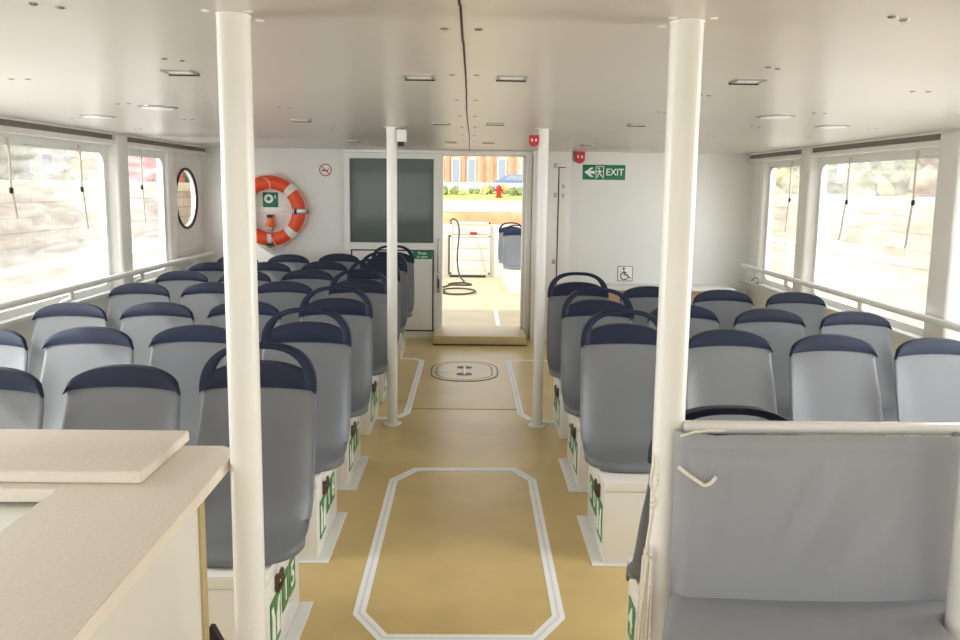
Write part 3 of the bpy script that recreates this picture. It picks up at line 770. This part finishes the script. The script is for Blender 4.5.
bc = thing('black_clip', 'small black clip near the floor behind the counter corner', 'clip', (-.7, 1.93, .5))
MB().prism([(-.01, -.06), (.03, -.06), (.03, -.02), (0, .04), (-.01, .04)], .02, (0, 0, 0), (1, 0, 0), (0, 0, 1)).build('body', 'black', bc)
bc.location = (-.665, 1.83, .51)

# ------------------------------------------------------------------ bench
bn = thing('upholstered_bench', 'grey upholstered bench seat facing the counter with cream top rail', 'bench', (.9, 1.6, 0))
bx, by = .9, 1.6
BX0, BX1 = .512, 1.243
rl = MB(); rl.box(.54-bx, 1.30-bx, 1.79-by, 1.825-by, 1.089, 1.119, .010, 3); rl.build('top_rail', 'cream', bn)
# padded back: bulged sheet with soft folds
P = []
for i in range(29):
    r = []
    for j in range(41):
        u = j/40; v = i/28
        x = BX0+(BX1-BX0)*u; z = .635+.470*v
        edge = min(1, min(u, 1-u)*30+.03)**.5*min(1, min(v+.04, 1.04-v)*14)**.5
        fold = .006*math.exp(-((u-.40-.25*(v-.5))/.035)**2)*math.exp(-((v-.6)/.2)**2)-.006*math.exp(-((u-.46-.25*(v-.5))/.04)**2)*math.exp(-((v-.58)/.2)**2)+.004*math.exp(-((u-.62-.35*(v-.5))/.06)**2)*math.exp(-((v-.5)/.3)**2)
        fold += .003*math.exp(-((u-.07)/.03)**2)*max(0, v-.6)*3-.003*math.exp(-((u-.13)/.03)**2)*max(0, v-.6)*3
        seam = -.007*math.exp(-((v-.905)/.012)**2)
        y = 1.785-.05*edge+.02*(1-v)*-1+2.2*fold+seam*-1
        r.append((x-bx, y-by, z))
    P.append(r)
MB().slab(P, .03, 1).build('backrest', 'uph', bn, ang=60)
P = []
for i in range(17):
    r = []
    for j in range(31):
        u = j/30; v = i/16
        e = min(1, min(u, 1-u)*30+.25)**.5*min(1, (v+.02)*10)**.5
        z = .648+.045*e+.005*sin(5*u+2*v)
        x0 = max(.435, .505-.34*(1.75-(1.20+.55*v))); x1 = 1.136+.104*max(0, min(1, (1.20+.55*v-1.655)/.03)); r.append((x0+(x1-x0)*u-bx, 1.20+.55*v-by, z))
    P.append(r)
MB().slab(P, .08, 1).build('seat_cushion', 'uph', bn, ang=60)
MB().box(BX0-bx, 1.130-bx, 1.24-by, 1.79-by, 0.0, .54, .004).build('base_box', 'cream', bn)
MB().box(BX0+.01-bx, BX1-.01-bx, 1.775-by, 1.79-by, .5, 1.085).build('back_board', 'shell', bn, smooth=False)

# cord coil on the bench-end pole
cc = thing('cord_coil', 'bundle of off-white cord hanging on the aisle side of the bench-end pole', 'cord', (.47, 1.80, .6))
b = MB()
rnd = random.Random(3)
for k in range(15):
    dx = rnd.uniform(-.034, .022); dy = rnd.uniform(-.035, .012); top = rnd.uniform(.13, .19); sp = rnd.uniform(.6, 1.3)
    pts = []
    for q in range(15):
        v = q/14
        x = -.01+dx*(.45+sp*v*(1.2-v*.4))-.012*v; y = dy+.008*sin(5*v+k); z = top-.62*v
        pts.append((x, y, z))
    b.tube(pts, .0042, 5)
b.build('hank', 'rope', cc)
b = MB(); b.tube([(.0, .0, .43), (-.008, 0, .36), (.004, 0, .31), (-.004, 0, .25), (-.014, 0, .16)], .0045, 6); b.tube([(-.006, -.005, .30), (.004, -.012, .305), (.004, -.006, .315), (-.004, 0, .31)], .007, 6)
b.tube([(.0, .0, .43), (.006, -.008, .41), (.004, -.02, .37), (-.006, -.01, .33)], .0045, 6)
b.build('lashing', 'rope', cc)
b = MB(); b.tube(smooth_pts([(0.035, -0.088, 0.435), (0.061, -0.088, 0.415), (0.086, -0.088, 0.398), (0.100, -0.088, 0.390), (0.115, -0.088, 0.395), (0.128, -0.088, 0.411)], 6), .0048, 8); b.build('loose_end', 'rope', cc)
b = MB(); b.tube([(0.040, -0.077, 0.509), (0.073, -0.077, 0.519), (0.109, -0.077, 0.523), (0.150, -0.077, 0.523)], .003, 6); b.build('top_cord', 'rope', cc)

# ------------------------------------------------------------------ stern deck outside the doorway
sdk = struct(MB().box(-3.1, 3.25, YR+.1, 14.2, -.1, 0.0).build('deck_floor', 'deck', smooth=False), 'sunlit stern deck', 'deck')
bw = MB()
for (x0, x1) in ((-3.1, -.42), (.36, 3.25)): bw.box(x0, x1, 14.0, 14.1, 0, 1.0, .01)
bw.box(-3.1, -3.0, YR+.1, 14.1, 0, .9); bw.box(3.15, 3.25, YR+.1, 14.1, 0, .9)
struct(bw.build('wall_stern_bulwark', 'steelwhite'), 'white bulwark round the stern deck', 'bulwark')
sg = thing('stern_gate', 'white boarded gate at the end of the stern deck', 'gate', (-.03, 13.95, 0))
fr = MB()
for (x0, x1, z0, z1) in ((-.38, -.34, .05, 1.05), (.34, .38, .05, 1.05), (-.38, .38, 1.0, 1.05), (-.38, .38, .05, .1), (-.38, .38, .76, .8)): fr.box(x0, x1, -.02, .03, z0, z1, .006)
fr.build('frame', 'steelwhite', sg)
for k in range(3):
    MB().box(-.34, .34, -.005, .015, .11+k*.22, .315+k*.22, .004).build('board', 'steelwhite', sg)
MB().box(-.34, .34, -.005, .015, .82, .98, .004).build('board', 'steelwhite', sg)
MB().box(.0, .13, -.028, -.02, .81, .86, .002).build('red_tag', 'red', sg)
MB().box(-.41, -.385, -.03, .02, .05, .8).build('gate_stop', 'dark', sg, smooth=False)
MB().box(-.38, .3, -.04, .02, .0, .04).build('bottom_seal', 'dark', sg, smooth=False)
hs = thing('water_hose', 'black hose hung over the stern gate and coiled on deck', 'hose', (-.2, 12.0, 0))
pts = [(-.21, 1.8, 1.07), (-.14, 1.78, 1.11), (-.07, 1.72, 1.06), (-.035, 1.66, .93), (-.04, 1.6, .72), (-.06, 1.52, .5), (-.05, 1.45, .25), (.0, 1.35, .08), (.07, 1.2, .018), (.05, 1.05, .016), (-.12, .95, .016), (-.2, .8, .016), (-.1, .72, .016),
       (.1, .7, .016), (.2, .78, .016), (.1, .86, .03), (-.1, .8, .03), (-.2, .6, .016), (-.3, .35, .016), (-.27, .1, .016)]
pts += [(.265*cos(t), -.15+.30*sin(t), .016+.022*k/20) for k, t in ((k, RAD(160+k*18)) for k in range(24))]
MB().tube(smooth_pts(pts), .0155, 8).build('length', 'hose', hs)
for k, (x, y, nm) in enumerate(((.735, 12.15, 'grey seat with navy handle on the stern deck, seen through the doorway'), (.69, 13.0, 'grey seat beyond another on the stern deck, only its handle showing'))):
    place_seat(x, y, True, nm, 'seats on the stern deck', z=.393)
    lkx = locker(x-.12, x+.9, y+.02, y+.45, -1, False, ['white seat locker under the front stern deck seat', 'white seat locker under the further stern deck seat'][k], '  ', 'lockers on the stern deck') if False else None
    pl = thing('seat_plinth', ['white plinth under the stern deck seat seen through the doorway', 'white plinth under the second stern deck seat'][k], 'plinth', (x+.12, y-.17, 0), 0, 'plinths on the stern deck')
    MB().box(-.26, .6, -.22, .22, 0, .36, .01).build('body', 'steelwhite', pl); MB().box(-.265, .605, -.225, .225, .362, .394, .008).build('lid', 'steelwhite', pl)

# ------------------------------------------------------------------ outside
ZW = -.55
struct(MB().box(-60, 60, -30, 90, ZW-.3, ZW).build('water', 'water', smooth=False), 'pale harbour water', 'water')
# pier behind the stern
struct(MB().box(-6, 6, 18, 34, ZW-.3, 1.1).build('ground_pier', 'quay', smooth=False), 'stone quay behind the stern', 'quay')
struct(MB().box(-6, 6, 17.88, 18.0, .72, 1.08, .02).build('trim_9', 'timber'), 'orange timber fender along the quay', 'fender')
struct(MB().box(-6, 6, 18.02, 32, 1.1, 1.14).build('road', 'road', smooth=False), 'pale quayside road', 'road')
bk = MB(); bk.prism([(32, 1.0), (36, 1.44), (36.45, 1.46), (36.45, 1.0)], 12, (-6, 0, 0), (0, 1, 0), (0, 0, 1)); gb = tag(bk.build('grass_bank', 'grass', smooth=False), 'green grass bank beyond the quay road', 'grass', kind='stuff')
struct(MB().box(-8, 8, 36.5, 36.9, .9, 1.92).build('wall_garden', 'signwhite', smooth=False), 'low white wall behind the grass bank', 'wall')
struct(MB().box(-9, 9, 36.9, 90, .9, 1.35).build('pavement', 'coping', smooth=False), 'pale pavement before the brick building', 'pavement')
for k in range(16):
    x = -2.3+k*.32+random.uniform(-.1, .1); y = 35.4+random.uniform(-.4, .4); h = random.uniform(.22, .5)
    sh = MB(); sh.blob((0, 0, h*.5), h*.55, 2, .5, (1, 1, 1), k); so = sh.build('bank_shrub', random.choice(('leafg', 'leafy')), None, loc=(x, y, 1.3+.11*(y-34.5)))
    tag(so, 'small leafy shrub on the grass bank beyond the doorway', 'shrub', 'shrubs on the grass bank')
hy = thing('fire_hydrant', 'red hydrant standing on the grass bank', 'hydrant', (1.22, 34.2, 1.25))
MB().lathe([(.16, 0), (.16, .05), (.11, .07), (.11, .4), (.14, .42), (.12, .5), (.05, .56), (0, .57)], seg=16).build('barrel', 'pink', hy)
MB().tube([(-.2, 0, .33), (.2, 0, .33)], .06, 10).build('nozzle', 'pink', hy)
# brick building with windows
bd = thing('brick_building', 'orange brick building with white window frames behind the bank', 'building', (0, 74, 1.35))
MB().box(-9, 9, 0, 6, 0, 9).build('facade', 'brickw', bd, smooth=False)
for x in (-3.3, -1.65, -.1, 2.9, 5.2):
    wf = MB().box(x-.45, x+.45, -.12, .05, .35, 3.2).build('window_frame', 'signwhite', bd, smooth=False)
    MB().box(x-.33, x+.33, -.16, -.1, .5, 3.05).build('pane', 'winglass', wf, smooth=False)
for x in (-2.4, -.9, .9, 1.9, 3.9):
    MB().box(x-.14, x+.14, -.3, .05, 0, 9).build('brick_pier', 'brick', bd, smooth=False)
MB().box(-9, 9, -.35, .05, .0, .35).build('stone_base', 'coping', bd, smooth=False)

def car(name, label, loc, rz, paint, van=False):
    c = thing(name, label, 'car' if not van else 'van', loc, rz)
    if not van: pr = [(-2.1, .25), (2.1, .25), (2.15, .7), (1.2, .9), (.6, 1.42), (-1.0, 1.46), (-1.75, .98), (-2.15, .9)]
    else: pr = [(-2.3, .3), (2.3, .3), (2.35, 1.0), (1.9, 1.15), (1.3, 2.1), (-2.3, 2.15)]
    MB().prism(pr, 1.7, (0, .85, 0), (1, 0, 0), (0, 0, 1)).build('body', paint, c, ang=20)
    gz = [(-1.55, .98), (1.05, .93), (.55, 1.36), (-.95, 1.40)] if not van else [(.6, 1.2), (1.75, 1.2), (1.25, 1.95), (.6, 1.95)]
    for s in (-1, 1):
        MB().prism(gz, .01, (0, -.86 if s < 0 else .87, 0), (1, 0, 0), (0, 0, 1)).build('side_window', 'winglass', c, smooth=False)
    for x in (-1.35, 1.35):
        for s in (-1, 1):
            MB().lathe([(0, -.1), (.3, -.1), (.32, -.05), (.32, .05), (.3, .1), (0, .1)], (x, s*.8, .32), 20, 'Y').build('wheel', 'black', c)
    return c
car('parked_car', 'blue car parked before the brick building', (4.0, 64, 1.35), RAD(6), 'carblue')

# quays to both sides
def quay(x0, x1, y0, y1, zt, par, label, n):
    q = struct(MB().box(x0, x1, y0, y1, ZW-.3, zt).build('ground_quay_%d' % n, 'quay', smooth=False), label, 'quay')
    return q
quay(-60, -15, -30, 90, 1.35, 0, 'pale stone quay across the water on the porthole side', 1)
struct(MB().box(-15.25, -14.95, -30, 90, 1.3, 1.75, .03).build('wall_parapet', 'coping'), 'pale parapet on the far quay', 'parapet')
quay(13, 60, -30, 90, 1.05, 0, 'pale stone quay across the water on the deck rail side', 2)
struct(MB().box(14.6, 14.9, -30, 90, 1.05, 1.55, .03).build('wall_parapet_far', 'coping'), 'bright low wall on the far quay', 'parapet')
def tree(x, y, z, h, m, label, group, seed, wide=1):
    t = thing('tree', label, 'tree', (x, y, z), 0, group); rnd = random.Random(seed)
    MB().tube([(0, 0, 0), (.1, .05, h*.3), (-.05, 0, h*.6)], .2, 8, radii=[.22, .16, .09]).build('trunk', 'bark', t)
    c = MB()
    for k in range(46):
        a = rnd.uniform(0, 6.28); rr = rnd.uniform(.05, 1)**.6*h*wide*.27
        c.blob((rr*cos(a), rr*sin(a), h*rnd.uniform(.14, .85)), h*rnd.uniform(.07, .13), 2, .5, (1, 1, .9), seed*31+k)
    c.build('crown', m, t, ang=180)
kinds = ['leafg', 'leafy', 'leafr']; knm = {'leafg': 'green', 'leafy': 'yellowing', 'leafr': 'pale russet'}
kk = 0
for k in range(16):
    y = 14+k*3.3; m = kinds[[0, 1, 0, 1, 2, 0, 1, 0][k % 8]]
    tree(18.5+random.uniform(-1, 3), y, 1.05, random.uniform(4.4, 5.4), m, knm[m]+' tree behind the low wall on the deck rail side quay', 'trees on the deck rail side quay', k+1, 1.0)
for k in range(7):
    y = 22+k*5; m = kinds[[0, 2, 0, 1][k % 4]]
    tree(-19-random.uniform(0, 2), y, 1.35, random.uniform(2.6, 4.2), m, knm[m]+' tree on the quay seen through the porthole side curtains', 'trees on the porthole side quay', k+60)
for i, (y0, y1, h, m, nm) in enumerate(((14, 26, 9, 'render_pale', 'pale'), (27, 38, 8, 'render_blue', 'blue-grey'), (39, 52, 9, 'render_pale', 'cream end'), (53, 68, 8, 'render_blue', 'far blue-grey'))):
    b = thing('quayside_building', nm+' quayside building seen through the porthole side curtains', 'building', (-24, (y0+y1)/2, 1.35))
    MB().box(-6, 0, -(y1-y0)/2, (y1-y0)/2, 0, h).build('facade', m, b, smooth=False)
    ny = int((y1-y0)/2.2)
    for a in range(ny):
        for c in range(3):
            yc = -(y1-y0)/2+1.2+a*2.2; zc = 1.3+c*2.4
            wf = MB().box(-.02, .06, yc-.6, yc+.6, zc-.7, zc+.7).build('window_frame', 'signwhite', b, smooth=False)
            MB().box(.05, .08, yc-.5, yc+.5, zc-.6, zc+.6).build('pane', 'winglass', wf, smooth=False)
car('quayside_van', 'red van parked on the quay beyond the curtain window beside the porthole', (-16.6, 38.5, 1.35), RAD(90), 'vanred', True)

# white rail on the pontoon beyond the right-hand curtains
struct(MB().box(3.6, 5.0, 4, 14, ZW-.1, .0).build('pontoon_slab', 'coping', smooth=False), 'pale pontoon alongside', 'pontoon')
dr = thing('pontoon_rail', 'white tubular rail standing on the pontoon outside the curtain windows', 'railing', (4.2, 8.5, 0))
MB().tube([(0, -1.4, 1.03), (0, 2.6, 1.03)], .035, 10).tube([(.0, -1.1, .96), (0, 2.6, .96)], .02, 8).build('top_rail', 'white', dr)
for y in (-.75, -.25, 1.2, 2.4): MB().tube([(0, y, 0), (0, y, 1.0)], .03, 10).build('stanchion', 'white', dr)

# ------------------------------------------------------------------ light
w = bpy.data.worlds.new('sky'); SC.world = w; w.use_nodes = True
bg = w.node_tree.nodes['Background']; bg.inputs[0].default_value = (.97, .985, 1, 1); bg.inputs[1].default_value = 1.2
sun = bpy.data.lights.new('sun', 'SUN'); sun.energy = 2.6; sun.angle = RAD(1.2); sun.color = (1, .95, .87)
so = bpy.data.objects.new('sun', sun); COL.objects.link(so)
el = RAD(36); dv = Vector((.80*cos(el), .60*cos(el), -sin(el))); so.rotation_euler = dv.to_track_quat('-Z', 'Y').to_euler(); so.location = (-10, -8, 12)
def area(name, loc, direction, sx, sy, e, col):
    l = bpy.data.lights.new(name, 'AREA'); l.shape = 'RECTANGLE'; l.size = sx; l.size_y = sy; l.energy = e; l.color = col
    o = bpy.data.objects.new(name, l); COL.objects.link(o); o.location = loc; o.rotation_euler = Vector(direction).to_track_quat('-Z', 'Z').to_euler()
    return o
area('windscreen_fill', (.07, YF-.15, 1.4), (0, 1, -.08), 5.8, 1.2, 28, (1, .99, .97))  # added fill lamp behind the viewer, stands in for daylight through the windscreen
area('side_window_fill', (XL-.14, 2.5, 1.42), (1, .15, .1), 3.4, 1.15, 150, (.97, .985, 1))  # added fill lamp outside the unseen side openings, lifts the cabin against outdoors
area('side_window_fill', (XR+.14, 2.5, 1.38), (-1, .15, .1), 3.4, 1.15, 140, (.95, .975, 1))  # matching added fill lamp on the opposite side

for sx, c in ((-1, (.97, .985, 1)), (1, (.95, .975, 1))):
    X = XL if sx < 0 else XR
    area('high_window_fill', (X+sx*1.0, 6.3, 3.0), (-sx, 0, -.75), 4.0, 1.0, 105, c)  # added lamp out of view above the windows, brightens the rear of the cabin
    area('water_bounce_fill', (X+sx*1.25, 6.2, .05), (-sx, 0, .62), 4.0, .6, 75, c)  # added upward lamp hidden below the sill, imitates light off the water on the ceiling

# ------------------------------------------------------------------ camera
cam = bpy.data.cameras.new('camera'); co = bpy.data.objects.new('camera', cam); COL.objects.link(co)
cam.sensor_width = 36; cam.lens = 740/960*36; cam.shift_y = -40/960; cam.clip_start = .02; cam.clip_end = 300
p, y, r = RAD(7.15), RAD(.68), RAD(.7)
fwd = Vector((sin(y)*cos(p), cos(y)*cos(p), -sin(p))); rt = Vector((cos(y), -sin(y), 0)); up = rt.cross(fwd)
rt2 = rt*cos(r)+up*sin(r); up2 = -rt*sin(r)+up*cos(r)
mt = Matrix((rt2, up2, -fwd)).transposed().to_4x4(); mt.translation = (0, 0, 1.7); co.matrix_world = mt
SC.camera = co
SC.view_settings.view_transform = 'Standard'; SC.view_settings.look = 'None'; SC.view_settings.gamma = 1; SC.view_settings.use_curve_mapping = False
SC.view_settings.exposure = .36
SC.cycles.max_bounces = 12; SC.cycles.transparent_max_bounces = 12; SC.cycles.diffuse_bounces = 6
SC.cycles.use_denoising = True
